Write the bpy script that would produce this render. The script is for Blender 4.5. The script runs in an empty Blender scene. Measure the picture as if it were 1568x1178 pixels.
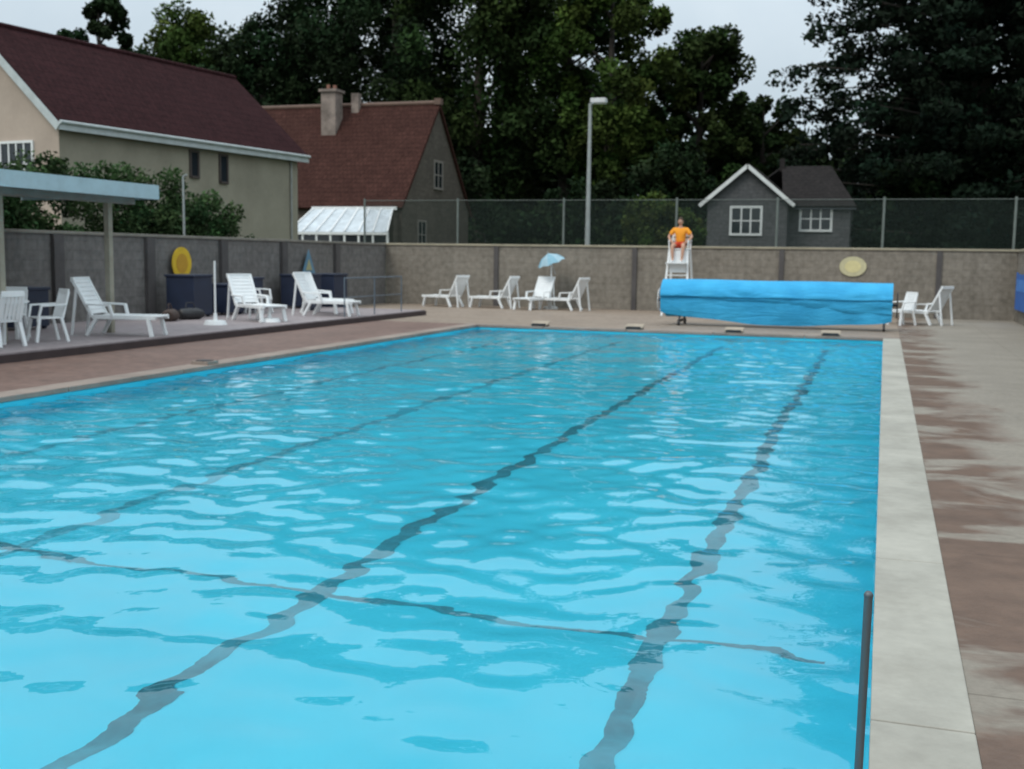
import bpy, bmesh, math, random
import numpy as np
from mathutils import Vector, Matrix, Euler
random.seed(7); rng=np.random.default_rng(11)
S=bpy.context.scene
S.view_settings.view_transform='Standard'; S.view_settings.look='None'; S.view_settings.exposure=0
R=math.radians
# ------------------------------------------------------------ materials
def newmat(name):
    m=bpy.data.materials.new(name); m.use_nodes=True
    nt=m.node_tree; b=nt.nodes['Principled BSDF']; return m,nt,b
def N(nt,t,**k):
    n=nt.nodes.new(t)
    for a,v in k.items(): setattr(n,a,v)
    return n
def ramp(nt,fac,stops):
    r=N(nt,'ShaderNodeValToRGB'); e=r.color_ramp.elements
    while len(e)<len(stops): e.new(.5)
    for el,(p,c) in zip(e,stops):
        el.position=p; el.color=(c[0],c[1],c[2],1) if not isinstance(c,(int,float)) else (c,c,c,1)
    nt.links.new(fac,r.inputs[0]); return r.outputs[0]
def noise(nt,vec,scale,detail=4,rough=.55,dist=0):
    n=N(nt,'ShaderNodeTexNoise'); n.inputs['Scale'].default_value=scale
    n.inputs['Detail'].default_value=detail; n.inputs['Roughness'].default_value=rough; n.inputs['Distortion'].default_value=dist
    nt.links.new(vec,n.inputs['Vector']); return n.outputs['Fac']
def mixc(nt,fac,a,b,mode='MIX'):
    m=N(nt,'ShaderNodeMix',data_type='RGBA',blend_type=mode)
    for i,v in ((0,fac),(6,a),(7,b)):
        if isinstance(v,(int,float)): m.inputs[i].default_value=v
        elif isinstance(v,tuple): m.inputs[i].default_value=(v[0],v[1],v[2],1)
        else: nt.links.new(v,m.inputs[i])
    return m.outputs[2]
def math_(nt,op,a,b=0.,c=None):
    m=N(nt,'ShaderNodeMath',operation=op)
    for i,v in enumerate((a,b,c)):
        if v is None: continue
        if isinstance(v,(int,float)): m.inputs[i].default_value=v
        else: nt.links.new(v,m.inputs[i])
    return m.outputs[0]
def coords(nt): return N(nt,'ShaderNodeTexCoord').outputs['Object']
def bump(nt,b,h,st=.3,dist=.02):
    n=N(nt,'ShaderNodeBump'); n.inputs['Strength'].default_value=st; n.inputs['Distance'].default_value=dist
    nt.links.new(h,n.inputs['Height']); nt.links.new(n.outputs[0],b.inputs['Normal'])
def M(name,col,rough=.6,sc=3,var=.2,bs=.15,metal=0,dirt=.0):
    m,nt,b=newmat(name); o=coords(nt)
    n1=noise(nt,o,sc,6); n2=noise(nt,o,sc*9,3)
    lo=tuple(c*(1-var) for c in col); hi=tuple(min(1,c*(1+var)) for c in col)
    c=ramp(nt,n1,[(.3,lo),(.7,hi)])
    c=mixc(nt,.25,c,ramp(nt,n2,[(.3,lo),(.7,hi)]))
    if dirt>0:
        d=ramp(nt,noise(nt,o,sc*.6,8,.7),[(.45,0.),(.75,1.)])
        c=mixc(nt,math_(nt,'MULTIPLY',d,dirt),c,(col[0]*.35,col[1]*.33,col[2]*.3))
    nt.links.new(c,b.inputs['Base Color']); b.inputs['Roughness'].default_value=rough; b.inputs['Metallic'].default_value=metal
    if bs>0: bump(nt,b,n2,bs,.01)
    return m
def brickmat(name,c1,c2,mortar,bw,bh,axis='x',ms=.015,dirt=.4,rough=.85,bst=.5,streak=0,spec=.3):
    m,nt,b=newmat(name); o=coords(nt); b.inputs['Specular IOR Level'].default_value=spec
    sp=N(nt,'ShaderNodeSeparateXYZ'); nt.links.new(o,sp.inputs[0])
    cb=N(nt,'ShaderNodeCombineXYZ')
    a={'x':(0,2),'y':(1,2),'f':(0,1),'g':(1,0)}[axis]
    nt.links.new(sp.outputs[a[0]],cb.inputs[0]); nt.links.new(sp.outputs[a[1]],cb.inputs[1])
    br=N(nt,'ShaderNodeTexBrick'); nt.links.new(cb.outputs[0],br.inputs['Vector'])
    br.inputs['Scale'].default_value=1; br.inputs['Brick Width'].default_value=bw; br.inputs['Row Height'].default_value=bh
    br.inputs['Mortar Size'].default_value=ms; br.inputs['Mortar Smooth'].default_value=.3
    br.inputs['Color1'].default_value=(*c1,1); br.inputs['Color2'].default_value=(*c2,1); br.inputs['Mortar'].default_value=(*mortar,1)
    c=mixc(nt,ramp(nt,noise(nt,o,.9,8,.7),[(.35,0.),(.75,dirt)]),br.outputs['Color'],tuple(x*.3 for x in c1))
    if streak:
        mp=N(nt,'ShaderNodeMapping'); mp.inputs['Scale'].default_value=(2.2,2.2,.25); nt.links.new(o,mp.inputs[0])
        c=mixc(nt,ramp(nt,noise(nt,mp.outputs[0],1.5,6,.65),[(.45,0.),(.75,streak)]),c,tuple(x*.4 for x in c1))
    c=mixc(nt,.35,c,ramp(nt,noise(nt,o,6,5),[(.3,tuple(x*.5 for x in c1)),(.7,tuple(x*1.4 for x in c2))]))
    nt.links.new(c,b.inputs['Base Color']); b.inputs['Roughness'].default_value=rough
    h=math_(nt,'ADD',math_(nt,'MULTIPLY',br.outputs['Fac'],-1.),math_(nt,'MULTIPLY',noise(nt,o,25,4),.5))
    bump(nt,b,h,bst,.015); return m
white=M('white_plastic',(.78,.80,.80),.4,4,.06,.03,0,.12)
wpaint=M('white_paint',(.74,.75,.74),.5,3,.08,.05,0,.12)
steel=M('steel',(.35,.36,.37),.35,5,.15,.05,.8)
galv=M('galvanised',(.30,.32,.31),.5,4,.15,.1,.3)
black=M('black_frame',(.02,.02,.022),.5)
navy=M('navy_plastic',(.012,.02,.045),.5)
concrete=M('coping_concrete',(.375,.36,.31),.75,1.3,.2,.3,0,.55)
concrete2=M('coping_stained',(.27,.215,.18),.75,1.3,.2,.25,0,.6)
dark=M('dark_riser',(.045,.03,.03),.8)
glass,nt,b=newmat('window_glass'); b.inputs['Base Color'].default_value=(.02,.025,.03,1); b.inputs['Roughness'].default_value=.08
# ------------------------------------------------------------ mesh builder
class MB:
    def __init__(s): s.v=[];s.f=[];s.m=[];s.sm=[]
    def add(s,vs,fs,mi=0,sm=False):
        o=len(s.v); s.v+= [tuple(v) for v in vs]
        for f in fs: s.f.append(tuple(i+o for i in f)); s.m.append(mi); s.sm.append(sm)
    def box(s,x0,x1,y0,y1,z0,z1,mi=0,M4=None):
        vs=[Vector((x,y,z)) for z in (z0,z1) for y in (y0,y1) for x in (x0,x1)]
        if M4 is not None: vs=[M4@v for v in vs]
        s.add(vs,[(0,2,3,1),(4,5,7,6),(0,1,5,4),(2,6,7,3),(0,4,6,2),(1,3,7,5)],mi)
    def tube(s,p0,p1,r0,r1=None,n=10,mi=0,caps=True):
        r1=r0 if r1 is None else r1; p0=Vector(p0);p1=Vector(p1); d=(p1-p0).normalized()
        a=d.orthogonal().normalized(); c=d.cross(a)
        vs=[];
        for p,r in ((p0,r0),(p1,r1)):
            for i in range(n):
                t=2*math.pi*i/n; vs.append(p+a*(r*math.cos(t))+c*(r*math.sin(t)))
        fs=[(i,(i+1)%n,n+(i+1)%n,n+i) for i in range(n)]
        s.add(vs,fs,mi,True)
        if caps: s.add(vs,[tuple(range(n-1,-1,-1)),tuple(range(n,2*n))],mi)
    def path(s,pts,r,n=8,mi=0):
        for a,b in zip(pts[:-1],pts[1:]): s.tube(a,b,r,r,n,mi)
    def bar(s,p0,p1,w,h,mi=0,up=(0,0,1)):
        p0=Vector(p0);p1=Vector(p1);d=(p1-p0);L=d.length;d.normalize();up=Vector(up)
        sx=d.cross(up).normalized(); uz=sx.cross(d)
        M4=Matrix((( sx.x,d.x,uz.x,p0.x),(sx.y,d.y,uz.y,p0.y),(sx.z,d.z,uz.z,p0.z),(0,0,0,1)))
        s.box(-w/2,w/2,0,L,-h/2,h/2,mi,M4)
    def slab(s,pts,th,mi=0):
        pts=[Vector(p) for p in pts]; n=(pts[1]-pts[0]).cross(pts[2]-pts[0]).normalized()*th
        k=len(pts); vs=pts+[p-n for p in pts]
        fs=[tuple(range(k)),tuple(range(2*k-1,k-1,-1))]+[(i,k+i,k+(i+1)%k,(i+1)%k) for i in range(k)]
        s.add(vs,fs,mi)
    def ball(s,c,r,mi=0,sc=(1,1,1),nu=14,nv=9):
        vs=[];fs=[]
        for j in range(nv+1):
            ph=math.pi*j/nv
            for i in range(nu):
                t=2*math.pi*i/nu; vs.append((c[0]+r*sc[0]*math.sin(ph)*math.cos(t),c[1]+r*sc[1]*math.sin(ph)*math.sin(t),c[2]+r*sc[2]*math.cos(ph)))
        for j in range(nv):
            for i in range(nu): fs.append((j*nu+i,(j+1)*nu+i,(j+1)*nu+(i+1)%nu,j*nu+(i+1)%nu))
        s.add(vs,fs,mi,True)
    def obj(s,name,mats,parent=None,loc=(0,0,0),rz=0,bevel=0):
        me=bpy.data.meshes.new(name); me.from_pydata(s.v,[],s.f)
        for m in mats: me.materials.append(m)
        me.polygons.foreach_set('material_index',s.m); me.polygons.foreach_set('use_smooth',s.sm); me.update()
        o=bpy.data.objects.new(name,me); S.collection.objects.link(o)
        o.location=loc; o.rotation_euler=(0,0,rz)
        if parent: o.parent=parent
        if bevel:
            bv=o.modifiers.new('bevel','BEVEL'); bv.width=bevel; bv.segments=2; bv.limit_method='ANGLE'
        return o
def empty(name,loc=(0,0,0),rz=0):
    e=bpy.data.objects.new(name,None); S.collection.objects.link(e); e.location=loc; e.rotation_euler=(0,0,rz); return e
# ------------------------------------------------------------ world (overcast: brighter towards the zenith)
W=bpy.data.worlds.new('World'); S.world=W; W.use_nodes=True; nt=W.node_tree
bg=nt.nodes['Background']; sky=N(nt,'ShaderNodeTexSky',sky_type='NISHITA'); sky.sun_disc=False
EL,AZ=R(50),R(205); sky.sun_elevation=EL; sky.sun_rotation=AZ; sky.air_density=1.0; sky.dust_density=2.0
tc=N(nt,'ShaderNodeTexCoord')
cn=noise(nt,tc.outputs['Generated'],2.4,7,.55,.3)
cl=ramp(nt,cn,[(.3,(.57,.69,.78)),(.7,(.88,.96,1.0))])
sp=N(nt,'ShaderNodeSeparateXYZ'); nt.links.new(tc.outputs['Generated'],sp.inputs[0])
gr=ramp(nt,sp.outputs[2],[(.14,7.7),(.6,14.5)])
cl=mixc(nt,1.,cl,gr,'MULTIPLY')
c=mixc(nt,.87,sky.outputs[0],cl); nt.links.new(c,bg.inputs[0]); bg.inputs[1].default_value=.12
sl=bpy.data.lights.new('sun','SUN'); sl.energy=1.25; sl.angle=R(18); sl.color=(1,.96,.89)
so=bpy.data.objects.new('sun',sl); S.collection.objects.link(so)
sd=Vector((math.sin(AZ)*math.cos(EL),math.cos(AZ)*math.cos(EL),math.sin(EL)))
so.rotation_euler=sd.to_track_quat('Z','Y').to_euler(); so.location=sd*60
# ------------------------------------------------------------ camera
cam=bpy.data.cameras.new('camera'); co=bpy.data.objects.new('camera',cam); S.collection.objects.link(co); S.camera=co
cam.sensor_width=36; cam.lens=39.5; cam.clip_end=3000; cam.clip_start=.05
co.location=(-.06,0,1.75)
co.rotation_euler=(Matrix.Rotation(R(18.2),3,'Z')@Matrix.Rotation(R(90-6.47),3,'X')@Matrix.Rotation(R(.8),3,'Z')).to_euler()
cam.dof.use_dof=True; cam.dof.focus_distance=2.8; cam.dof.aperture_fstop=6.5
# ------------------------------------------------------------ ground
def gh(x,y):
    t=min(1,max(0,(y-41)/17)); return -.04+2.3*t*t*(3-2*t)
grass,nt,b=newmat('grass'); o=coords(nt)
nt.links.new(ramp(nt,noise(nt,o,1.5,8,.7),[(.3,(.03,.05,.015)),(.7,(.07,.1,.03))]),b.inputs['Base Color']); b.inputs['Roughness'].default_value=.9
xs=[-900,-300,-120,-60,-40,-30,-18,-10.02,.02,5,10,20,40,80,200,900]
ys=[-400,-100,-30,-2.02,27.32,39,41,44,47,50,53,56,58,62,80,110,200,500,1500]
g=MB(); idx={}
for j,y in enumerate(ys):
    for i,x in enumerate(xs): idx[i,j]=len(g.v); g.v.append((x,y,gh(x,y)))
for j in range(len(ys)-1):
    for i in range(len(xs)-1):
        if xs[i]==-10.02 and ys[j]==-2.02: continue
        g.f.append((idx[i,j],idx[i+1,j],idx[i+1,j+1],idx[i,j+1])); g.m.append(0); g.sm.append(True)
g.obj('ground',[grass])
# ------------------------------------------------------------ paving
pv,nt,b=newmat('paving_right'); o=coords(nt)
sp=N(nt,'ShaderNodeSeparateXYZ'); nt.links.new(o,sp.inputs[0])
base=ramp(nt,noise(nt,o,.9,7,.65),[(.25,(.175,.15,.12)),(.75,(.30,.265,.215))])
base=mixc(nt,.3,base,ramp(nt,noise(nt,o,14,5,.7),[(.3,(.12,.105,.085)),(.7,(.38,.34,.28))]))
nz=noise(nt,o,1.0,4,.6,.6)
mp=N(nt,'ShaderNodeMapping'); mp.inputs['Scale'].default_value=(.45,1.0,1); nt.links.new(o,mp.inputs[0])
nb=noise(nt,mp.outputs[0],1.15,5,.6,.7)
near=math_(nt,'MULTIPLY',math_(nt,'SUBTRACT',11.,sp.outputs[1]),.12); near.node.use_clamp=True
xe=math_(nt,'ADD',sp.outputs[0],math_(nt,'MULTIPLY',math_(nt,'SUBTRACT',nz,.5),1.9))
strip=math_(nt,'MULTIPLY',math_(nt,'SUBTRACT',math_(nt,'ADD',1.2,math_(nt,'MULTIPLY',near,.6)),xe),2.2); strip.node.use_clamp=True
patch=ramp(nt,nb,[(.41,0.),(.50,1.)])
mask=math_(nt,'MULTIPLY',strip,patch)
c=mixc(nt,math_(nt,'MULTIPLY',mask,.9),base,ramp(nt,noise(nt,o,3,6,.65),[(.3,(.095,.052,.033)),(.7,(.18,.107,.072))]))
br=N(nt,'ShaderNodeTexBrick'); br.inputs['Scale'].default_value=1; br.inputs['Brick Width'].default_value=2.4; br.inputs['Row Height'].default_value=2.4; br.offset=0
br.inputs['Mortar Size'].default_value=.007; br.inputs['Color1'].default_value=(.93,.93,.93,1); br.inputs['Color2'].default_value=(1,1,1,1); br.inputs['Mortar'].default_value=(.5,.47,.43,1)
nt.links.new(o,br.inputs['Vector'])
c=mixc(nt,.6,c,br.outputs['Color'],'MULTIPLY'); nt.links.new(c,b.inputs['Base Color'])
nt.links.new(ramp(nt,mask,[(0,.75),(1,.42)]),b.inputs['Roughness'])
bump(nt,b,noise(nt,o,30,5),.25,.01)
farp=brickmat('paving_far',(.27,.205,.155),(.31,.245,.19),(.19,.145,.11),.9,.6,'f',.01,.6,.6,.2)
leftp=brickmat('paving_left',(.165,.10,.078),(.205,.13,.104),(.11,.07,.055),.6,.6,'g',.01,.65,.6,.2)
raisp=brickmat('paving_raised',(.27,.225,.23),(.31,.265,.265),(.19,.16,.16),.9,.9,'f',.01,.4,.6,.2)
Z0=-.03
def sheet(name,x0,x1,y0,y1,z0,z1,m,bev=0):
    k=MB(); k.box(x0,x1,y0,y1,z0,z1); return k.obj(name,[m],bevel=bev)
sheet('right_paving',.347,3.8,-8,38,Z0,0,pv)
sheet('far_paving',-13,.345,27.65,38,Z0,0,farp)
sheet('far_corner_paving',-17.5,-13,31,38,Z0,0,farp)
sheet('left_paving',-13,-10.35,-8,27.65,Z0,0,leftp)
k=MB(); k.box(-17.5,-13.012,-8,31,Z0,.15,0); k.box(-13.01,-12.97,-8,31,Z0+.001,.125,1); k.box(-17.5,-13.0,31.002,31.03,Z0,.125,1)
k.obj('raised_terrace',[raisp,dark])
# coping
k=MB(); k2=MB()
joints=[-2.0,-.63,1.87,4.37,6.87,9.37,11.87,14.37,16.87,19.37,21.87,24.37,27.3]
for a,b_ in zip(joints[:-1],joints[1:]):
    k.box(-.03,.3455,a+.006,b_-.006,-.06,.008); k2.box(-10.345,-9.97,a+.006,b_-.006,-.06,.012)
for i in range(5): k2.box(-10.345+i*2.138+.006,-10.345+(i+1)*2.138-.006,27.27,27.645,-.06,.0125)
k.obj('pool_coping',[concrete],bevel=.006); k2.obj('pool_coping',[concrete2],bevel=.012)
sheet('coping_joint_bed',0.0,.345,-2,27.27,-.055,-.004,M('joint',(.15,.06,.045),.8))
# ------------------------------------------------------------ pool
D=-1.15
pb,nt,b=newmat('pool_paint'); o=coords(nt)
nt.links.new(ramp(nt,noise(nt,o,.7,4),[(.3,(.05,.595,.765)),(.7,(.065,.67,.84))]),b.inputs['Base Color']); b.inputs['Roughness'].default_value=.7
k=MB(); P=[(-10,-2),(0,-2),(0,27.3),(-10,27.3)]
k.add([(x,y,D) for x,y in P],[(0,1,2,3)])
for (a,b1),(c1,d1) in zip(P,P[1:]+P[:1]): k.add([(a,b1,D),(a,b1,-.02),(c1,d1,-.02),(c1,d1,D)],[(0,1,2,3)])
k.obj('swimming_pool',[pb])
ln=M('lane_paint',(.038,.26,.33),.7,1.5,.45,0); ln2=M('lane_paint_pale',(.045,.38,.49),.7,1.2,.3,0)  # lines paled, left pair most: water reflection and turbidity put into the colour
k=MB(); z=D+.005
for x,mi,hw in ((-1.2,0,.068),(-3.45,0,.068),(-5.9,1,.065),(-8.35,1,.055)):
    k.add([(x-hw,-1.9,z),(x+hw,-1.9,z),(x+hw,25.8,z),(x-hw,25.8,z)],[(0,1,2,3)],mi)
z+=.004; k.add([(-9.9,6.30,z),(-.25,6.30,z),(-.25,6.38,z),(-9.9,6.38,z)],[(0,1,2,3)])
k.obj('lane_markings',[ln,ln2])
# water surface with real waves
wm,nt,b=newmat('water'); nt.nodes.remove(b); gl=N(nt,'ShaderNodeBsdfGlass'); gl.inputs['IOR'].default_value=1.33; gl.inputs['Roughness'].default_value=0.0
gl.inputs['Color'].default_value=(.93,.99,1,1); o=coords(nt)
bp=N(nt,'ShaderNodeBump'); bp.inputs['Strength'].default_value=.25; bp.inputs['Distance'].default_value=.01
nt.links.new(noise(nt,o,6,2),bp.inputs['Height']); nt.links.new(bp.outputs[0],gl.inputs['Normal'])
nt.links.new(gl.outputs[0],nt.nodes['Material Output'].inputs[0])
nx,ny=260,760
X,Y=np.meshgrid(np.linspace(-10,0,nx),np.linspace(-2,27.3,ny)); H=np.zeros_like(X)
wr=np.random.default_rng(5)
for i in range(60):
    lam=wr.choice([.26,.33,.4,.48,.58,.72,.95,1.4,2.1])*wr.uniform(.85,1.15); th=wr.normal(math.pi/2+.2,.85); kk=2*math.pi/lam
    sl_=.0185*(1 if lam<.85 else .62)
    mod=.5+.5*np.sin(X*wr.uniform(.3,1.2)+Y*wr.uniform(.3,1.1)+wr.uniform(0,6))
    H+=mod*sl_/kk*np.sin(kk*(X*math.cos(th)+Y*math.sin(th))+wr.uniform(0,6.3)+1.0*np.sin(X*1.1+Y*.7+i))
V=np.stack([X,Y,H-.1],-1).reshape(-1,3)
I=np.arange(nx*ny).reshape(ny,nx); F=np.stack([I[:-1,:-1],I[:-1,1:],I[1:,1:],I[1:,:-1]],-1).reshape(-1,4)
def npmesh(name,V,F,mat,smooth=False,cols=None,parent=None):
    me=bpy.data.meshes.new(name); me.vertices.add(len(V)); me.vertices.foreach_set('co',V.astype('f').ravel())
    me.loops.add(F.size); me.loops.foreach_set('vertex_index',F.astype('i').ravel())
    me.polygons.add(len(F)); me.polygons.foreach_set('loop_start',np.arange(0,F.size,4,dtype='i')); me.polygons.foreach_set('loop_total',np.full(len(F),4,'i'))
    if smooth: me.polygons.foreach_set('use_smooth',np.ones(len(F),bool))
    me.update(calc_edges=True)
    if cols is not None:
        a=me.color_attributes.new('Col','FLOAT_COLOR','POINT'); a.data.foreach_set('color',cols.astype('f').ravel())
    me.materials.append(mat); o=bpy.data.objects.new(name,me); S.collection.objects.link(o)
    if parent: o.parent=parent
    return o
npmesh('pool_water',V,F,wm,True)
# lane number blocks
tan=M('tan_block',(.33,.27,.2),.6)
for x in (-8.35,-5.9,-3.45,-1.2):
    k=MB(); k.slab([(-.22,-.02,.05),(.22,-.02,.05),(.22,.3,.12),(-.22,.3,.12)],.03,0)
    k.box(-.2,.2,.0,.27,0,.03,1); k.box(-.18,.18,-.03,-.005,-.06,.07,1); k.obj('lane_marker_block',[tan,black],loc=(x,27.33,.013))
k=MB(); k.box(-.15,.15,-.15,.15,0,.05,0); k.box(-.1,.1,-.1,.1,.05,.06,1); k.obj('pool_depth_marker',[concrete2,black],loc=(-10.15,15.2,.013))
# pool rail
k=MB(); k.path([(-.06,3.3,.80),(-.065,3.3,-.03),(-.055,3.3,-.5),(.0,3.3,-.6)],.0125,12,0)
k.ball((-.06,3.3,.80),.0135,0); k.obj('pool_handrail',[M('rail_steel',(.10,.12,.13),.4,4,.1,0,.4)])
# ------------------------------------------------------------ walls
wback=brickmat('wall_block_back',(.205,.18,.147),(.252,.224,.186),(.165,.147,.122),.45,.22,'x',.01,.5,.9,.35,.5)
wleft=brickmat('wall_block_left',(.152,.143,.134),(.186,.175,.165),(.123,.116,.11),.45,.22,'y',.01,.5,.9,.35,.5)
wright=brickmat('wall_block_right',(.205,.18,.147),(.252,.224,.186),(.165,.147,.122),.45,.22,'y',.01,.5,.9,.35,.5)
wcap=M('wall_cap',(.32,.285,.205),.8,2,.2,.2,0,.3)
pil=M('pilaster',(.075,.068,.066),.85,2,.25,.2)
e=empty('block_wall',(0,38,0))
k=MB(); k.box(-17.5,4.0,.0,.22,-.04,2.13); k.obj('wall_face',[wback],e)
k=MB(); k.box(-17.8,4.1,-.05,.27,2.13,2.2); k.obj('wall_coping',[wcap],e,bevel=.01)
k=MB()
for x in (-13.2,-8.2,-3.3,1.55): k.box(x-.08,x+.08,-.07,-.002,-.03,2.12)
k.obj('pilasters',[pil],e)
e=empty('block_wall',(-17.5,0,0))
k=MB(); k.box(-.22,-.002,-8,37.99,-.04,2.12); k.obj('wall_face',[wleft],e)
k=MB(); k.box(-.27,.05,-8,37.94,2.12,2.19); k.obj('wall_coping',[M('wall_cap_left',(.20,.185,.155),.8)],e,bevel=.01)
k=MB()
for y in (13,17.3,20.6,23.9,27.2,30.5,34): k.box(.0,.1,y-.16,y+.16,-.03,2.11)
k.obj('pilasters',[pil],e)
e=empty('block_wall',(3.8,0,0))
k=MB(); k.box(.002,.2,-8,37.99,-.04,2.12); k.obj('wall_face',[wright],e)
k=MB(); k.box(-.05,.25,-8,37.94,2.12,2.19); k.obj('wall_coping',[wcap],e,bevel=.01)
k=MB(); k.box(-.09,-.02,-1.5,1.4,.4,1.45,0); k.box(-.1,-.09,-1.3,1.2,.95,1.3,1); k.tube((-.05,-1.55,.38),(-.05,-1.55,1.5),.03,mi=0); k.tube((-.05,1.45,.38),(-.05,1.45,1.5),.03,mi=0)
k.obj('pool_notice_board',[M('blue_board',(.02,.12,.42),.5),M('blue_board_panel',(.05,.2,.55),.5)],loc=(3.79,35.6,0))
# round / triangular signs
def disc(name,loc,rx,rz,col,col2,rot):
    k=MB(); n=28
    for r,d,mi in ((1,.02,0),(.6,.026,1)):
        vs=[(rx*r*math.cos(2*math.pi*i/n),-d,rz*r*math.sin(2*math.pi*i/n)) for i in range(n)]+[(rx*r*math.cos(2*math.pi*i/n),0,rz*r*math.sin(2*math.pi*i/n)) for i in range(n)]
        k.add(vs,[tuple(range(n))]+[(i,n+i,n+(i+1)%n,(i+1)%n) for i in range(n)],mi)
    k.obj(name,[M(name+'_m',col,.6,4,.2,.05,0,.2),M(name+'_m2',col2,.6,4,.2,.05,0,.2)],loc=loc,rz=rot)
disc('round_wall_sign',(-17.37,25.1,1.47),.42,.42,(.65,.42,.02),(.5,.27,.02),R(90))
disc('round_wall_sign',(-1.05,37.97,1.6),.42,.32,(.5,.46,.28),(.62,.55,.28),0)
k=MB(); k.slab([(0,-.42,0),(0,.42,0),(0,0,.75)],.02,0); k.slab([(.01,-.2,.1),(.01,.2,.1),(.01,0,.45)],.008,1)
k.obj('triangular_wall_sign',[M('tri_blue',(.11,.23,.32),.5),M('tri_y',(.4,.38,.2),.5)],loc=(-17.36,31.9,1.15))
# ------------------------------------------------------------ shelter
e=empty('pool_shelter',(-14,19.5,0))
fas=M('fascia_paint',(.40,.52,.56),.5,2,.12,.05,0,.25)
k=MB(); k.box(-3.4,-.03,-12,-.02,2.86,3.06,1); k.box(-.03,.0,-12,0,2.80,3.08,0); k.box(-3.4,-.03,-.02,.0,2.80,3.08,0); k.obj('flat_roof',[fas,M('roof_under',(.45,.46,.44),.7)],e)
k=MB()
for y in (-.8,-3.7,-6.6,-9.5): k.box(-.68,-.56,y-.06,y+.06,.15,2.86)
k.obj('posts',[M('post_paint',(.30,.28,.22),.6,3,.2,.1,0,.3)],e,bevel=.008)
k=MB(); k.box(-.7,-.54,-12,-.05,2.7,2.858); k.obj('beam',[M('beam_paint',(.28,.27,.24),.6)],e)
# ------------------------------------------------------------ fence
net,nt,b=newmat('fence_netting'); b.inputs['Base Color'].default_value=(.015,.03,.022,1); tr=N(nt,'ShaderNodeBsdfTransparent'); mx=N(nt,'ShaderNodeMixShader')
o=coords(nt); sp=N(nt,'ShaderNodeSeparateXYZ'); nt.links.new(o,sp.inputs[0])
a1=math_(nt,'ABSOLUTE',math_(nt,'SINE',math_(nt,'MULTIPLY',math_(nt,'ADD',sp.outputs[0],sp.outputs[2]),45.)))
a2=math_(nt,'ABSOLUTE',math_(nt,'SINE',math_(nt,'MULTIPLY',math_(nt,'SUBTRACT',sp.outputs[0],sp.outputs[2]),45.)))
w=math_(nt,'LESS_THAN',math_(nt,'MINIMUM',a1,a2),.22)
nt.links.new(w,mx.inputs[0]); nt.links.new(tr.outputs[0],mx.inputs[1]); nt.links.new(b.outputs[0],mx.inputs[2]); nt.links.new(mx.outputs[0],nt.nodes['Material Output'].inputs[0])
e=empty('chain_link_fence',(0,42.5,0))
k=MB(); k.add([(-20.5,0,0),(14,0,0),(14,0,3.95),(-20.5,0,3.95)],[(0,1,2,3)]); k.obj('netting',[net],e)
k=MB()
for x in (-20.5,-16.4,-12.0,-7.6,-3.9,-.2,4.1,8.5,13): k.tube((x,-.05,-.04),(x,-.05,4.05),.045,.045,8)
k.tube((-20.5,-.05,3.97),(14,-.05,3.97),.012,n=6); k.obj('posts',[M('fence_post',(.14,.16,.145),.6)],e)
# lamp post
k=MB(); k.tube((0,0,0),(0,0,3),.11,.09,12); k.tube((0,0,3),(0,0,7.3),.085,.06,12); k.tube((0,0,7.25),(.3,-.05,7.34),.04,.035,8)
k.box(.05,.6,-.22,.12,7.3,7.46,1); k.box(.09,.56,-.18,.08,7.27,7.299,2)
k.obj('street_lamp',[galv,M('lamp_head',(.6,.6,.6),.5),white],loc=(-10.45,40.2,0),bevel=.01)
# ------------------------------------------------------------ buildings
cream=M('cream_render',(.43,.345,.285),.85,.8,.1,.1,0,.25); cream2=M('side_render',(.275,.25,.19),.85,.8,.12,.1,0,.35)  # long side walls take a darker, greyer tint than the gables
tile=brickmat('roof_tiles',(.030,.0105,.012),(.042,.015,.0165),(.016,.006,.007),.25,.28,'g',.02,.5,.95,.8,0,.1)
tile2=brickmat('roof_tiles_brown',(.050,.021,.017),(.072,.032,.025),(.025,.011,.009),.25,.22,'f',.02,.8,.95,.8,0,.1)
stone=brickmat('cottage_stone',(.09,.076,.062),(.13,.11,.09),(.085,.07,.055),.5,.25,'y',.015,.6)
stonex=brickmat('cottage_stone_front',(.09,.076,.062),(.13,.11,.09),(.085,.07,.055),.5,.25,'x',.015,.6)
def window(k,ax,pos,a0,a1,z0,z1,nm=1,nh=1,gi=1,fi=0,f=.08):
    def bx(p,q,zz0,zz1,d0,d1,mi):
        if ax=='y': k.box(p,q,pos-d1,pos-d0,zz0,zz1,mi)
        else: k.box(pos+d0,pos+d1,p,q,zz0,zz1,mi)
    bx(a0,a1,z0,z1,.002,.02,gi)
    bx(a0-f,a0,z0-f,z1+f,.0,.06,fi); bx(a1,a1+f,z0-f,z1+f,.0,.06,fi); bx(a0,a1,z1,z1+f,.0,.06,fi); bx(a0-f*.5,a1+f*.5,z0-f,z0,.0,.1,fi)
    for i in range(1,nm+1): m=a0+(a1-a0)*i/(nm+1); bx(m-f/3,m+f/3,z0,z1,.02,.05,fi)
    for i in range(1,nh+1): m=z0+(z1-z0)*i/(nh+1); bx(a0,a1,m-f/4,m+f/4,.02,.045,fi)
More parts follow.
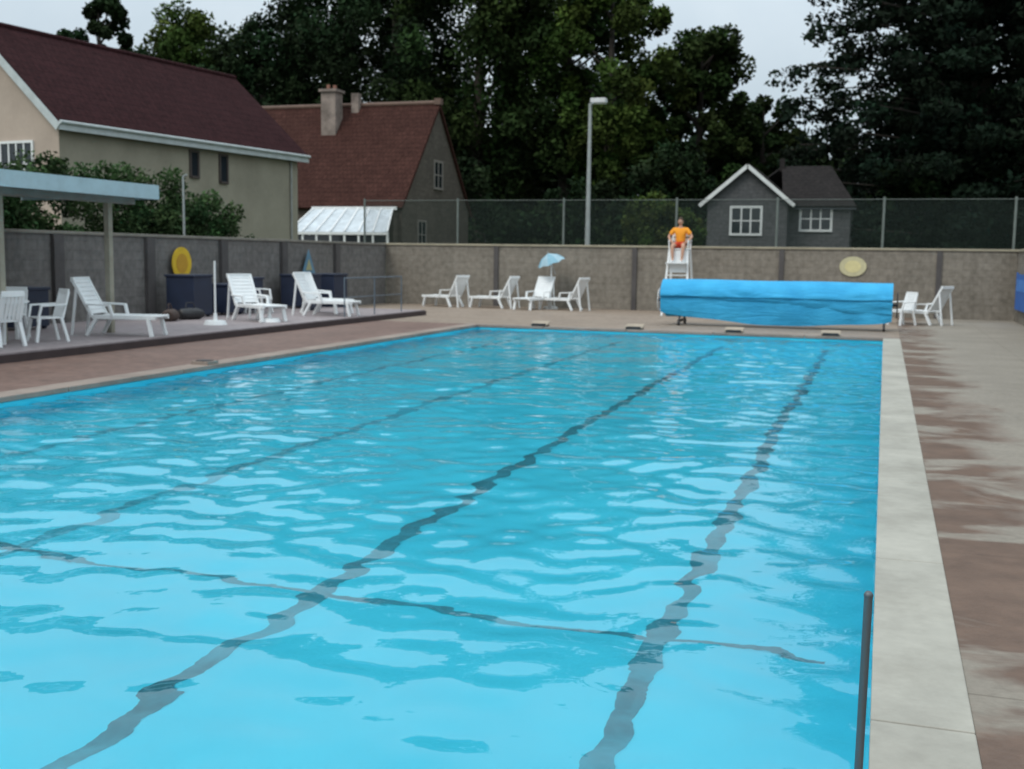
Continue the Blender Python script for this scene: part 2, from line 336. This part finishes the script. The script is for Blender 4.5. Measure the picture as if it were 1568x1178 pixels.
# cream house
e=empty('cream_house',(-25.2,30,0),-R(7.9)); Lh=12.4; w=3.5; he=6.0; hr=9.1
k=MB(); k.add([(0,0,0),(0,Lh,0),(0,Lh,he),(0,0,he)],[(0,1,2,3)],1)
k.add([(0,0,0),(0,0,he),(-w,0,hr-.1),(-2*w,0,he),(-2*w,0,0)],[(0,1,2,3,4)],0)
k.add([(0,Lh,0),(0,Lh,he),(-w,Lh,hr-.1),(-2*w,Lh,he),(-2*w,Lh,0)],[(4,3,2,1,0)],0)
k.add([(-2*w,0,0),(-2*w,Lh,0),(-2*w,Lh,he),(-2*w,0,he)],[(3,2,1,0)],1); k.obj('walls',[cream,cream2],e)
sl2=(hr-he)/w; oh=.35
k=MB(); k.slab([(oh,-.3,he-oh*sl2+.12),(oh,Lh+.3,he-oh*sl2+.12),(-w,Lh+.3,hr+.12),(-w,-.3,hr+.12)],.14)
k.slab([(-2*w-oh,Lh+.3,he-oh*sl2+.12),(-2*w-oh,-.3,he-oh*sl2+.12),(-w,-.3,hr+.12),(-w,Lh+.3,hr+.12)],.14)
k.tube((-w,-.3,hr+.12),(-w,Lh+.3,hr+.12),.1,n=8); k.obj('roof',[tile],e)
k=MB(); k.box(oh-.03,oh+.01,-.3,Lh+.3,he-.46,he-.25); k.tube((oh+.06,-.3,he-.22),(oh+.06,Lh+.3,he-.22),.055)
for s in (0,1):
    a=(oh,-.33,he-oh*sl2-.08) if s==0 else (-2*w-oh,-.33,he-oh*sl2-.08)
    k.bar(a,(-w,-.33,hr-.08),.04,.24,0,(0,0,1))
k.obj('bargeboards_and_gutter',[M('fascia_grey_white',(.46,.5,.5),.5,3,.1,.05,0,.3)],e)
k=MB(); window(k,'y',0,-2.6,-1.2,3.85,5.2,3,1); window(k,'x',0,6.0,6.35,4.55,5.4,0,0,1,2); window(k,'x',0,7.6,7.95,4.45,5.4,0,0,1,2)
window(k,'y',0,-6.0,-4.6,3.85,5.2,3,1); k.obj('windows',[wpaint,glass,M('brown_frame',(.06,.045,.04),.6)],e)
k=MB(); k.tube((.06,11.9,0),(.06,11.9,5.6),.045); k.obj('downpipe',[M('pipe_grey',(.3,.3,.28),.5)],e)
# stone cottage
e=empty('stone_cottage',(-24.4,55,0)); he=4.5; hr=10.2; Lc=14; dp=10
k=MB(); k.add([(0,0,0),(0,dp,0),(0,dp,he),(0,dp/2,hr-.1),(0,0,he)],[(0,1,2,3,4)],0); k.add([(-Lc,0,0),(0,0,0),(0,0,he),(-Lc,0,he)],[(0,1,2,3)],1)
k.add([(-Lc,0,0),(-Lc,dp,0),(-Lc,dp,he),(-Lc,dp/2,hr-.1),(-Lc,0,he)],[(4,3,2,1,0)],0); k.add([(-Lc,dp,0),(0,dp,0),(0,dp,he),(-Lc,dp,he)],[(3,2,1,0)],1)
k.obj('walls',[stone,stonex],e)
s3=(hr-he)/(dp/2)
k=MB(); k.slab([(-Lc-.2,-.3,he-.3*s3+.1),(.15,-.3,he-.3*s3+.1),(.15,dp/2,hr+.1),(-Lc-.2,dp/2,hr+.1)],.15)
k.slab([(.15,dp+.3,he-.3*s3+.1),(-Lc-.2,dp+.3,he-.3*s3+.1),(-Lc-.2,dp/2,hr+.1),(.15,dp/2,hr+.1)],.15)
k.tube((-Lc-.2,dp/2,hr+.12),(.15,dp/2,hr+.12),.13,n=8,mi=1); k.box(-.15,.22,dp/2-.2,dp/2+.2,hr+.0,hr+.35,1); k.obj('roof',[tile2,M('ridge_tile',(.13,.08,.06),.8)],e)
k=MB(); k.box(-6.5,-5.6,3.4,4.3,8.0,10.9,0); k.box(-6.6,-5.5,3.3,4.4,10.9,11.05,0); k.tube((-6.25,3.85,11.05),(-6.25,3.85,11.35),.13,.11,8,1); k.tube((-5.85,3.85,11.05),(-5.85,3.85,11.3),.13,.11,8,1)
k.box(-5.2,-4.75,4.6,5.0,9.6,10.95,0); k.obj('chimney',[M('chimney_stone',(.22,.175,.15),.9,1.6,.6,.4,0,.4),M('pot',(.2,.09,.06),.8)],e)
k=MB(); window(k,'x',0,4.5,5.6,5.6,7.0,1,1,1,0,.12); window(k,'x',0,2.2,3.2,2.2,3.6,1,1,1,0,.1); k.obj('windows',[M('stone_surround',(.22,.195,.17),.8),glass],e)
k=MB(); k.box(-2.2,-.2,-.6,-.05,0,4.0,0); k.obj('porch',[stonex],e)
# white glazed lean-to
e=empty('white_conservatory',(-29.1,51.5,0)); Wc=5.5
k=MB(); k.slab([(0,0,2.9),(Wc,0,2.9),(Wc-.9,2.6,4.15),(.0,2.6,4.15)],.06,1)
for i in range(8):
    a=i/7; k.bar((a*Wc,-.03,2.94),(a*(Wc-.9),2.6,4.19),.07,.07,0)
k.box(-.05,Wc+.05,-.1,.02,2.75,2.88,0)
for i in range(8): x=i*Wc/7; k.box(x-.05,x+.05,-.06,.04,0,2.75,0)
k.box(0,Wc,-.02,0,0,2.75,2); k.box(-.1,Wc-.7,2.55,2.7,4.1,4.27,0); k.obj('frame',[wpaint,M('polycarbonate',(.52,.57,.6),.4,2,.25),glass],e)
# grey bungalow
gs=brickmat('bungalow_stone',(.07,.071,.075),(.098,.099,.102),(.055,.055,.055),.45,.2,'x',.015,.4); slate=brickmat('slate',(.020,.018,.018),(.03,.026,.025),(.012,.012,.012),.3,.22,'f',.02,.4,.9,.6,0,.15)
e=empty('grey_bungalow',(-9.1,60,0)); w=4.1; he=4.85; hr=6.55
k=MB(); k.add([(0,0,1.5),(w,0,1.5),(w,0,he),(w/2,0,hr),(0,0,he)],[(0,1,2,3,4)]); k.add([(0,0,1.5),(0,7,1.5),(0,7,he),(0,0,he)],[(3,2,1,0)]); k.add([(w,0,1.5),(w,7,1.5),(w,7,he),(w,0,he)],[(0,1,2,3)])
k.box(w+.002,7.2,1.2,7,1.5,4.7); k.obj('walls',[gs],e)
k=MB(); s4=(hr-he)/(w/2)
k.slab([(-.35,-.3,he-.35*s4+.1),(w/2,-.3,hr+.1),(w/2,6,hr+.1),(-.35,6,he-.35*s4+.1)],-.1); k.slab([(w+.35,-.3,he-.35*s4+.1),(w+.35,6,he-.35*s4+.1),(w/2,6,hr+.1),(w/2,-.3,hr+.1)],-.1)
k.slab([(w-.3,.9,4.6),(7.5,.9,4.6),(6.0,4,6.9),(3.4,4,6.9)],.12); k.slab([(7.5,.9,4.6),(7.5,7.2,4.6),(6.0,4,6.9)],.1); k.slab([(7.5,7.2,4.6),(-.3,7.2,4.6),(3.4,4,6.9),(6.0,4,6.9)],.12)
k.box(3.3,3.55,3.8,4.1,6.6,7.3,0)
k.obj('roof',[slate],e)
k=MB(); k.bar((-.38,-.33,he-.36*s4),(w/2,-.33,hr+.05),.04,.19,0); k.bar((w+.38,-.33,he-.36*s4),(w/2,-.33,hr+.05),.04,.19,0)
window(k,'y',0,1.3,2.75,3.15,4.45,2,1,1,0,.12); window(k,'y',1.2,4.75,6.2,3.4,4.5,2,1,1,0,.12); k.box(w+.3,7.5,.82,.88,4.42,4.5,1); k.obj('windows_and_bargeboards',[M('trim_white',(.60,.61,.60),.6,3,.1,.05,0,.2),glass],e)
# ------------------------------------------------------------ foliage
fol,nt,b=newmat('foliage'); at=N(nt,'ShaderNodeAttribute',attribute_name='Col'); nt.links.new(at.outputs['Color'],b.inputs['Base Color']); b.inputs['Roughness'].default_value=.8
b.inputs['Specular IOR Level'].default_value=.08
bark=M('bark',(.035,.028,.022),.9,3,.3,.5)
def leaves(name,C,Rc,npc,size,col,parent=None,flat=1.0):
    C=np.asarray(C,float); n=len(C); Rc=np.broadcast_to(np.asarray(Rc,float),(n,))
    d=rng.normal(size=(n,npc,3)); d/=np.linalg.norm(d,axis=-1,keepdims=True); r=rng.uniform(.15,1,(n,npc,1))**.5
    P=C[:,None]+d*r*Rc[:,None,None]*np.array([1,1,flat]); 
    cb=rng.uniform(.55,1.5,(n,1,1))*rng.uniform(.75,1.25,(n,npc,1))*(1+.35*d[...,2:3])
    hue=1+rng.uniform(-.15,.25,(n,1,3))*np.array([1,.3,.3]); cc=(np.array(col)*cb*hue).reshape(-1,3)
    P=P.reshape(-1,3); m=len(P)
    nr=rng.normal(size=(m,3)); nr[:,2]+=.6; nr/=np.linalg.norm(nr,axis=1,keepdims=True)
    t=rng.normal(size=(m,3)); a=np.cross(nr,t); a/=np.linalg.norm(a,axis=1,keepdims=True); bb=np.cross(nr,a)
    s=size*rng.uniform(.6,1.3,(m,1)); a=a*s; bb=bb*s*.6
    V=np.stack([P-a,P-bb*.9,P+a,P+bb],1).reshape(-1,3); F=np.arange(4*m).reshape(-1,4)
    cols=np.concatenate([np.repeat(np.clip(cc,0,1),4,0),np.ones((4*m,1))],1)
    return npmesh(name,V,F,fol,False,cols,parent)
def tree(name,x,y,H,Rr,col,cb=.25,n=110,npc=260,size=.2,lean=0,shape=1.0):
    b0=gh(x,y); e=empty(name,(x,y,b0)); k=MB()
    k.tube((0,0,-.2),(lean*.3,0,H*.45),H*.018+.1,H*.012+.05,9); k.tube((lean*.3,0,H*.45),(lean,0,H*.88),H*.012+.05,.06,8)
    zc=H*(cb+1)/2; hz=H*(1-cb)/2; C=[];RC=[]
    for i in range(n):
        d=rng.normal(size=3); d/=np.linalg.norm(d); r=rng.uniform(.25,1)**.45*rng.uniform(.85,1.12)
        tz=d[2]*r; wd=(1-.25*max(0,tz))*shape
        C.append((lean*.6+d[0]*r*Rr*wd,d[1]*r*Rr*wd,zc+tz*hz*.93)); RC.append(Rr*rng.uniform(.15,.27))
    for i in range(14):
        c=C[i*2]; z0=min(H*.8,max(H*.25,c[2]-Rr*.5)); k.tube((lean*z0/H,0,z0),c,.11,.03,6,0,False)
    k.obj('trunk_and_limbs',[bark],e); leaves('crown',C,RC,npc,size,col,e); return e
G1=(.021,.038,.011); G2=(.038,.064,.014); G3=(.012,.024,.0095); G4=(.008,.0155,.009)
tree('broadleaf_tree',-59.6,76,20.5,2.9,G3,.5,42,240)
tree('broadleaf_tree',-54.8,82,19.8,5.6,G2,.3,110)
tree('broadleaf_tree',-47.5,80,17.3,6,G3,.2,120)
tree('broadleaf_tree',-42,84,27,6.5,G3,.15,120)
tree('broadleaf_tree',-36,80,28,7.5,G3,.1,140)
tree('broadleaf_tree',-28.5,78,27,7,G1,.08,140)
tree('broadleaf_tree',-22.5,80,28,6.3,G1,.08,130)
tree('broadleaf_tree',-18.3,76,21,4.6,G2,.08,100)
tree('broadleaf_tree',-12.8,80,16.6,3.9,G1,.08,110)
tree('broadleaf_tree',-8.9,84,11.6,3.6,G1,.05,90)
tree('broadleaf_tree',-68,88,15,7,G1,.1,90)
# cedars: tiered conifer
def cedar(name,x,y,H,Rr):
    b0=gh(x,y); e=empty(name,(x,y,b0)); k=MB(); k.tube((0,0,-.2),(0,0,H),.75,.08,10); C=[];RC=[]
    z=1.0
    while z<H:
        f=1-(z/H)**2.5*.8; nb_=11
        for j in range(nb_):
            t=2*math.pi*(j+rng.uniform(-.4,.4))/nb_; L=Rr*f*rng.uniform(.75,1.1)
            k.tube((0,0,z),(L*.9*math.cos(t),L*.9*math.sin(t),z+.3),.10,.03,5,0,False)
            for q in np.arange(.25,1.01,.12):
                C.append((L*q*math.cos(t)+rng.normal()*.5,L*q*math.sin(t)+rng.normal()*.5,z+.5*q-.9*q*q+rng.normal()*.25)); RC.append(rng.uniform(.8,1.5))
        z+=rng.uniform(1.1,1.6)
    k.obj('trunk_and_limbs',[bark],e); leaves('crown',C,RC,80,.2,G4,e,.5)
cedar('cedar_tree',4.8,73,37,11.5); cedar('cedar_tree',19,76,29,11); 
# distant mass
C=[];RC=[]
for i in range(1500):
    x=rng.uniform(-110,70); top=14+2.5*math.sin(x*.21)+1.5*math.sin(x*.53+1)+(2 if x<-60 else 0); z=rng.uniform(1,top) if i<900 else rng.uniform(1,11)
    C.append((x,rng.uniform(98,104),z)); RC.append(rng.uniform(1.6,2.8))
leaves('distant_trees',C,RC,80,.5,G3)
C=[];RC=[]
for i in range(650):
    x=rng.uniform(-46,30); top=gh(x,68)+4.2+1.5*math.sin(x*.37)+1*math.sin(x*.9); y=rng.uniform(68.5,71)
    C.append((x,y,rng.uniform(1.5,top))); RC.append(rng.uniform(.7,1.2))
leaves('shrubbery',C,RC,110,.18,G3)
C=[];RC=[]
for i in range(420):
    t=rng.uniform(0,1); y=15+t*17.3; top=min(4.1,3.0+1.5*math.sin(math.pi*min(1,t*1.02)))-(.8 if t>.93 else 0); C.append((rng.uniform(-20.9,-19),y,rng.uniform(.5,top)-.25)); RC.append(rng.uniform(.3,.5))
leaves('hedge',C,RC,230,.065,(.03,.06,.022))
for (x,y,h) in ((-10.0,50,4.6),(-9.2,51.5,4.0)):
    C=[];RC=[]
    for i in range(45):
        d=rng.normal(size=3); d/=np.linalg.norm(d); C.append((x+d[0]*1.1,y+d[1]*.9,h-1.5+d[2]*1.3)); RC.append(.4)
    leaves('shrub',C,RC,110,.1,(.04,.06,.014))
k=MB(); k.tube((0,0,0),(0,0,3.8),.04,.03,8); k.tube((0,0,3.8),(.12,0,3.85),.03,.03,6); k.obj('garden_pole',[galv],loc=(-18.3,26.6,0))
# ------------------------------------------------------------ furniture
def lounger(x,y,z,rz,back=62):
    k=MB(); w=.30; sn=.36
    bt=Vector((0,-.80*math.cos(R(back)),.80*math.sin(R(back))))
    for s in (-1,1):
        k.bar((s*w,0,sn),(s*w,1.25,sn),.06,.08); k.bar((s*w,0,sn),(s*w,bt.y,sn+bt.z),.06,.06,0,(0,1,0))
        k.bar((s*w,1.1,sn),(s*(w+.02),1.18,0),.08,.06,0,(0,1,0)); k.bar((s*w,.1,sn),(s*(w+.03),-.1,0),.08,.06,0,(0,1,0))
        k.bar((s*(w+.04),-.12,sn+.24),(s*(w+.04),.38,sn+.22),.07,.035); k.bar((s*(w+.04),.36,sn+.22),(s*(w+.02),.42,sn),.06,.05,0,(0,1,0))
        k.bar((s*w,bt.y*.8,sn+bt.z*.8),(s*(w+.0),-.42,0),.045,.045,0,(0,1,0))
    for i in range(12): yy=.05+i*.1; k.box(-w+.02,w-.02,yy,yy+.09,sn+.0,sn+.03)
    for i in range(8): k.box(-w+.02,w-.02,-.06-i*.094-.088,-.06-i*.094,-.013,.013,0,Matrix.Translation((0,0,sn))@Matrix.Rotation(-R(back),4,'X'))
    k.bar((-w-.03,bt.y,sn+bt.z),(w+.03,bt.y,sn+bt.z),.06,.08)
    k.obj('sun_lounger',[white],loc=(x,y,z),rz=rz,bevel=.006)
def chair(x,y,z,rz):
    k=MB()
    k.box(-.22,.22,-.2,.22,.41,.44)
    for s in (-1,1):
        k.bar((s*.21,.2,.42),(s*.25,.27,0),.06,.05,0,(0,1,0)); k.bar((s*.21,-.18,.42),(s*.24,-.28,0),.06,.05,0,(0,1,0))
        k.bar((s*.21,-.2,.42),(s*.2,-.32,.88),.06,.04,0,(0,1,0)); k.bar((s*.25,-.26,.66),(s*.27,.2,.64),.06,.03); k.bar((s*.27,.18,.64),(s*.24,.24,.36),.05,.04,0,(0,1,0))
    k.bar((-.22,-.32,.88),(.22,-.32,.88),.03,.1)
    for i in range(5): xx=-.15+i*.075; k.bar((xx,-.2,.44),(xx,-.32,.86),.06,.014,0,(0,1,0))
    k.obj('plastic_chair',[white],loc=(x,y,z),rz=rz,bevel=.008)
for a in ((-14.2,36.5,0,R(70)),(-12.4,36.6,0,R(80)),(-11.2,36.9,0,R(165)),(-9.9,36.5,0,R(75)),
          (-14.4,18.1,.15,R(-78)),(-14.7,23.9,.15,R(-118)),(-14.4,26.6,.15,R(-85)),(-15.1,27.9,.15,R(-105)),(1.3,34.0,0,R(60))): lounger(*a)
chair(.45,33.4,0,R(130)); chair(-15.1,15.2,.15,R(-60)); chair(-14.1,16.3,.15,R(150)); chair(-15.2,16.6,.15,R(200)); chair(-14.0,15.1,.15,R(80)); chair(-16,26.6,.15,R(-90))
k=MB(); n=24
k.tube((0,0,.70),(0,0,.735),.48,.48,28)
for t in range(4): a=R(45+90*t); k.bar((.3*math.cos(a),.3*math.sin(a),.7),(.4*math.cos(a),.4*math.sin(a),0),.06,.05)
k.obj('plastic_table',[white],loc=(-14.5,15.6,.15))
# parasols
def parasol(x,y,z,H,rad,drop,col,tilt,open_=True):
    e=empty('parasol',(x,y,z)); k=MB(); k.tube((0,0,0),(0,0,H*.75),.022); k.tube((0,0,0),(0,0,.09),.26,.22,20); k.tube((0,0,.09),(0,0,.25),.05,.04,12)
    k.obj('pole_and_base',[white],e)
    if open_:
        k=MB(); n=8; ap=(0,0,drop)
        vs=[ap]
        for i in range(n*2):
            t=math.pi*i/n; r=rad*(1 if i%2==0 else .95); vs.append((r*math.cos(t),r*math.sin(t),0 if i%2==0 else .04))
        for i in range(n*2):
            t=math.pi*i/n; r=rad*.6; vs.append((r*math.cos(t),r*math.sin(t),drop*.62))
        m=n*2
        for i in range(m):
            j=(i+1)%m; k.add([vs[0],vs[1+m+i],vs[1+m+j]],[(0,1,2)],(i//2)%2,True); k.add([vs[1+m+i],vs[1+i],vs[1+j],vs[1+m+j]],[(0,1,2,3)],(i//2)%2,True)
        for i in range(n): t=2*math.pi*i/n; k.tube((0,0,drop*.9),(rad*math.cos(t),rad*math.sin(t),0),.008,n=5,mi=2)
        k.tube((0,0,-.4),(0,0,drop+.06),.018,mi=2)
        o=k.obj('canopy',col+[steel],e,loc=(0,0,H*.78)); o.rotation_euler=tilt
parasol(-10.9,37.1,0,2.0,.5,.36,[M('parasol_blue',(.20,.38,.47),.7),M('parasol_pale',(.30,.45,.52),.7)],(R(12),R(-18),0))
parasol(-14.3,21.9,.15,1.9,.5,.3,[galv],(0,0,0),False); parasol(-13.8,23.4,.15,.5,.5,.3,[white],(0,0,0),False)
# dark storage bins and bags
def bin_(x,y,z,sx,sy,h):
    k=MB(); k.box(-sx/2,sx/2,-sy/2,sy/2,.06,h); k.box(-sx/2-.03,sx/2+.03,-sy/2-.03,sy/2+.03,h,h+.06); 
    for a in (-1,1):
        for c_ in (-1,1): k.tube((a*sx*.4,c_*sy*.4-.03,.05),(a*sx*.4,c_*sy*.4+.03,.05),.05)
        k.box(a*sx*.25-.03,a*sx*.25+.03,sy/2,sy/2+.02,.1,h-.05)
    k.obj('storage_bin',[navy],loc=(x,y,z),bevel=.02)
bin_(-16.6,24.3,.15,.8,.8,1.0); bin_(-16.5,25.7,.15,.7,.8,.75); bin_(-16.6,26.9,.15,.7,.7,.9); bin_(-16.7,30.2,.15,.7,1.2,.95); bin_(-16.6,31.9,0,.7,.9,1.1); bin_(-16.7,18.6,.15,.6,.9,.8)
def bag(x,y,z,rz,m):
    k=MB(); vs=[];fs=[];n=16;L=.62
    for i in range(9):
        t=i/8; r=.15*(1-.25*abs(2*t-1)**3)*(1+.06*math.sin(i*2.3))
        for j in range(n):
            a=2*math.pi*j/n; vs.append((-L/2+L*t+.02*math.sin(a*2+i),r*1.1*math.cos(a),max(.0,.13+r*math.sin(a))))
    for i in range(8):
        for j in range(n): fs.append((i*n+j,i*n+(j+1)%n,(i+1)*n+(j+1)%n,(i+1)*n+j))
    fs+= [tuple(range(n-1,-1,-1)),tuple(range(8*n,9*n))]
    k.add(vs,fs,0,True); k.path([(-.14,0,.27),(-.09,.03,.40),(.09,.03,.40),(.14,0,.27)],.013,6,0)
    k.obj('holdall_bag',[m],loc=(x,y,z),rz=rz)
bag(-15.9,23.3,.15,R(70),black); bag(-15.7,28.8,.15,R(95),navy); bag(-15.9,22.5,.15,R(110),M('brown_bag',(.06,.038,.03),.8))
# terrace railing
k=MB()
for y in (26.2,28.0,29.8): k.tube((-13.25,y,.15),(-13.25,y,1.15),.018)
k.tube((-13.25,26.2,1.15),(-13.25,29.8,1.15),.018); k.tube((-13.25,26.2,.65),(-13.25,29.8,.65),.012)
k.obj('terrace_railing',[M('rail_blue',(.10,.13,.16),.5)])
# ------------------------------------------------------------ pool cover roller
e=empty('pool_cover_roller',(-5.65,30.4,0)); L=5.75; cz=.66
cov,nt,b=newmat('cover_sheet'); o=coords(nt)
nt.links.new(ramp(nt,noise(nt,o,1.6,4),[(.3,(.028,.31,.58)),(.7,(.05,.41,.70))]),b.inputs['Base Color']); b.inputs['Roughness'].default_value=.65; b.inputs['Specular IOR Level'].default_value=.25
mp=N(nt,'ShaderNodeMapping'); mp.inputs['Scale'].default_value=(.35,1.5,1.5); nt.links.new(o,mp.inputs[0])
bump(nt,b,noise(nt,mp.outputs[0],3.5,4,.6,1.),.6,.08)
nu,nv=48,60; vs=[];fs=[]
for i in range(nv+1):
    t=i/nv; x=t*L
    for j in range(nu):
        a=2*math.pi*j/nu; r=.40+.012*math.sin(7*t*3+2*a)+.01*math.sin(a*5+t*9)
        sag=max(0,-math.sin(a))**2*(.06+.02*math.sin(5*t))
        vs.append((x+.03*math.sin(a*3),r*math.cos(a),cz+(r+sag)*math.sin(a)))
for i in range(nv):
    for j in range(nu): fs.append((i*nu+j,(i+1)*nu+j,(i+1)*nu+(j+1)%nu,i*nu+(j+1)%nu))
k=MB(); k.add(vs,fs,0,True); k.add([vs[j] for j in range(nu)],[tuple(range(nu))],1); k.add([vs[nv*nu+j] for j in range(nu)],[tuple(range(nu-1,-1,-1))],1)
def drape(t0,t1,off,hem,seed,x0=-.1,x1=L+.06):
    vs=[];fs=[];nf=18;m=56
    for i in range(m+1):
        t=t0+(t1-t0)*i/m; x=x0+t*(x1-x0); hz=hem(t)
        for j in range(nf+1):
            q=j/nf
            if q<.45:
                a=R(80)+(R(172)-R(80))*q/.45; r=.46+off; y=r*math.cos(a); z=cz+.03+r*math.sin(a)
            else:
                p=(q-.45)/.55; z0=cz+.03+(.46+off)*math.sin(R(172)); y=-(.46+off)+.07*p*p; z=z0+(hz-z0)*p
            fold=.018*math.sin(13*t+seed+4*q)+.014*math.sin(31*t*(1-.2*q)+seed)*q
            vs.append((x,y-abs(fold)*q*1.6,z+fold*.4))
    for i in range(m):
        for j in range(nf): fs.append((i*(nf+1)+j,i*(nf+1)+j+1,(i+1)*(nf+1)+j+1,(i+1)*(nf+1)+j))
    k.add(vs,fs,0,True)
drape(0,1,0,lambda t:.35-.21*math.sin(math.pi*min(1,t*1.0))**.6+.02*math.sin(9*t)-.10*t,1.)
drape(0,1,.04,lambda t:.78-.34*t+.03*math.sin(6*t),3.)
drape(0,1,.075,lambda t:.98-.06*t+.02*math.sin(8*t),5.)
k.obj('rolled_sheet',[cov,M('cover_end',(.02,.2,.42),.6,8,.3)],e)
k=MB()
for x in (.42,L-.12):
    k.bar((x,-.5,.05),(x,0,cz),.05,.05,0,(1,0,0)); k.bar((x,.5,.05),(x,0,cz),.05,.05,0,(1,0,0)); k.bar((x,-.55,.12),(x,.55,.12),.06,.06)
    for y in (-.5,.5): k.tube((x-.03,y,.07),(x+.03,y,.07),.07,.07,14)
k.tube((-.25,0,cz),(L+.2,0,cz),.04); k.tube((L+.18,0,cz),(L+.18,.0,cz+.3),.015)
ring=[(L+.18,.32*math.cos(2*math.pi*i/20),cz+.32*math.sin(2*math.pi*i/20)) for i in range(21)]; k.path(ring,.014,6)
k.path([(-.2,.3*math.cos(2*math.pi*i/20),cz+.3*math.sin(2*math.pi*i/20)) for i in range(21)],.014,6,1)
k.obj('stand',[black,white],e)
# ------------------------------------------------------------ lifeguard chair + lifeguard
cx,cy=-6.18,35.2
e=empty('lifeguard_chair',(cx,cy,0)); k=MB()
for s in (-1,1):
    k.bar((s*.40,-.62,0),(s*.28,-.22,2.05),.06,.06,0,(0,1,0)); k.bar((s*.40,.6,0),(s*.28,.25,2.05),.06,.06,0,(0,1,0)); k.bar((s*.28,.27,2.0),(s*.28,.34,2.6),.05,.05,0,(0,1,0))
    k.bar((s*.30,-.26,2.33),(s*.30,.3,2.33),.05,.03); k.bar((s*.29,-.24,2.05),(s*.30,-.24,2.33),.035,.035,0,(0,1,0)); k.bar((s*.4,-.5,.6),(s*.4,.52,.6),.04,.04)
for i,z in enumerate((.3,.62,.94,1.26)): f=z/2.05; k.bar((-.40+.12*f,-.62+.4*f,z),(.40-.12*f,-.62+.4*f,z),.07,.03)
k.box(-.29,.29,-.28,.27,2.05,2.09); k.box(-.3,.3,-.62,-.3,1.62,1.65); k.bar((-.3,-.28,1.63),(-.3,-.62,1.63),.03,.05); 
k.box(-.27,.27,.29,.32,2.3,2.42); k.box(-.27,.27,.31,.34,2.46,2.58); k.box(-.26,.26,-.30,-.285,1.35,2.03)
k.obj('frame',[white],e)
skin=M('skin',(.5,.28,.19),.55,8,.08,.03); shirt=M('orange_shirt',(.85,.32,.02),.8,6,.1,.2); red=M('red_shorts',(.55,.06,.02),.8,6,.1,.2); hair=M('hair',(.06,.035,.02),.8,20,.3,.3)
lg=empty('lifeguard',(cx,cy,0))
def skinned(name,chains,mat,parent,sub=2):
    vs=[];es=[];rs=[]; lut={}
    for ch in chains:
        prev=None
        for p in ch:
            key=tuple(round(q,4) for q in p[:3])
            if key not in lut:
                lut[key]=len(vs); vs.append(p[:3]); rs.append(p[3])
            i=lut[key]
            if prev is not None and prev!=i: es.append((prev,i))
            prev=i
    comp=list(range(len(vs)))
    def fd(a):
        while comp[a]!=a: a=comp[a]
        return a
    for a,b_ in es:
        ra,rb=fd(a),fd(b_); comp[max(ra,rb)]=min(ra,rb)
    me=bpy.data.meshes.new(name); me.from_pydata(vs,es,[]); o=bpy.data.objects.new(name,me); S.collection.objects.link(o); o.parent=parent
    md=o.modifiers.new('skin','SKIN'); md.use_smooth_shade=True
    for i,sv in enumerate(me.skin_vertices[0].data):
        r=rs[i]; sv.radius=(r,r) if not isinstance(r,tuple) else r; sv.use_root=(fd(i)==i)
    sb=o.modifiers.new('sub','SUBSURF'); sb.levels=sub; sb.render_levels=sub; me.materials.append(mat); return o
pel=(0,.08,2.22,.14)
body=[[pel,(0,.1,2.36,.125),(0,.09,2.52,.14),(0,.07,2.66,.12),(0,.05,2.75,.06),(0,.03,2.83,.055)]]
for s in (-1,1):
    body.append([(0,.07,2.66,.12),(s*.19,.07,2.665,.06),(s*.37,.04,2.46,.045),(s*.24,-.15,2.28,.032),(s*.18,-.21,2.25,.032)])
    body.append([pel,(s*.1,.03,2.19,.09),(s*.17,-.38,2.19,.062),(s*.16,-.41,1.95,.055),(s*.14,-.42,1.74,.036),(s*.14,-.55,1.685,.032)])
skinned('body',body,skin,lg)
sh=[[(0,.09,2.24,.17),(0,.1,2.36,.16),(0,.09,2.52,.172),(0,.07,2.66,.14),(0,.055,2.73,.075)]]
for s in (-1,1): sh.append([(0,.07,2.66,.14),(s*.19,.07,2.668,.085),(s*.325,.048,2.51,.078)])
skinned('shirt',sh,shirt,lg)
st=[[(0,.09,2.26,.158),(0,.07,2.21,.155)]]
for s in (-1,1): st.append([(0,.07,2.21,.155),(s*.1,.03,2.192,.105),(s*.145,-.24,2.195,.09)])
skinned('shorts',st,red,lg)
fg=[]
for s in (-1,1):
    for i,(dx,l) in enumerate(((-.028,.07),(-.01,.08),(.01,.076),(.028,.06))):
        x=s*.18+dx; fg.append([(x,-.20,2.26,.012),(x,-.23,2.268,.0095),(x,-.23-l*.5,2.264,.009),(x,-.23-l,2.249,.008)])
    fg.append([(s*.18-s*.02,-.19,2.255,.012),(s*.18-s*.05,-.215,2.26,.01),(s*.18-s*.06,-.245,2.255,.009)])
skinned('fingers',fg,skin,lg,1)
k=MB(); hc=(0,.01,2.925)
k.ball(hc,.1,0,(.78,.95,1.18),20,14); k.ball((0,-.03,2.87),.055,0,(1,.9,.8))
k.tube((0,-.085,2.93),(0,-.112,2.9),.01,.017,8,0); k.ball((0,.022,2.955),.104,1,(.82,.95,1.02),20,12)
for s in (-1,1):
    k.ball((s*.079,.01,2.915),.025,0,(.4,.8,1.2),8,6); k.ball((s*.03,-.078,2.93),.012,2,(1,.6,.7),8,6); k.ball((s*.03,-.087,2.93),.006,3,(1,.6,1),6,5)
k.box(-.022,.022,-.09,-.082,2.868,2.876,4)
k.obj('head',[skin,hair,wpaint,black,M('lips',(.35,.12,.1),.6)],lg)
k=MB()
for s in (-1,1): k.ball((s*.14,-.5,1.685),.05,0,(.85,2.0,.7))
k.obj('shoes',[white],lg)
print('objects',len(bpy.data.objects))
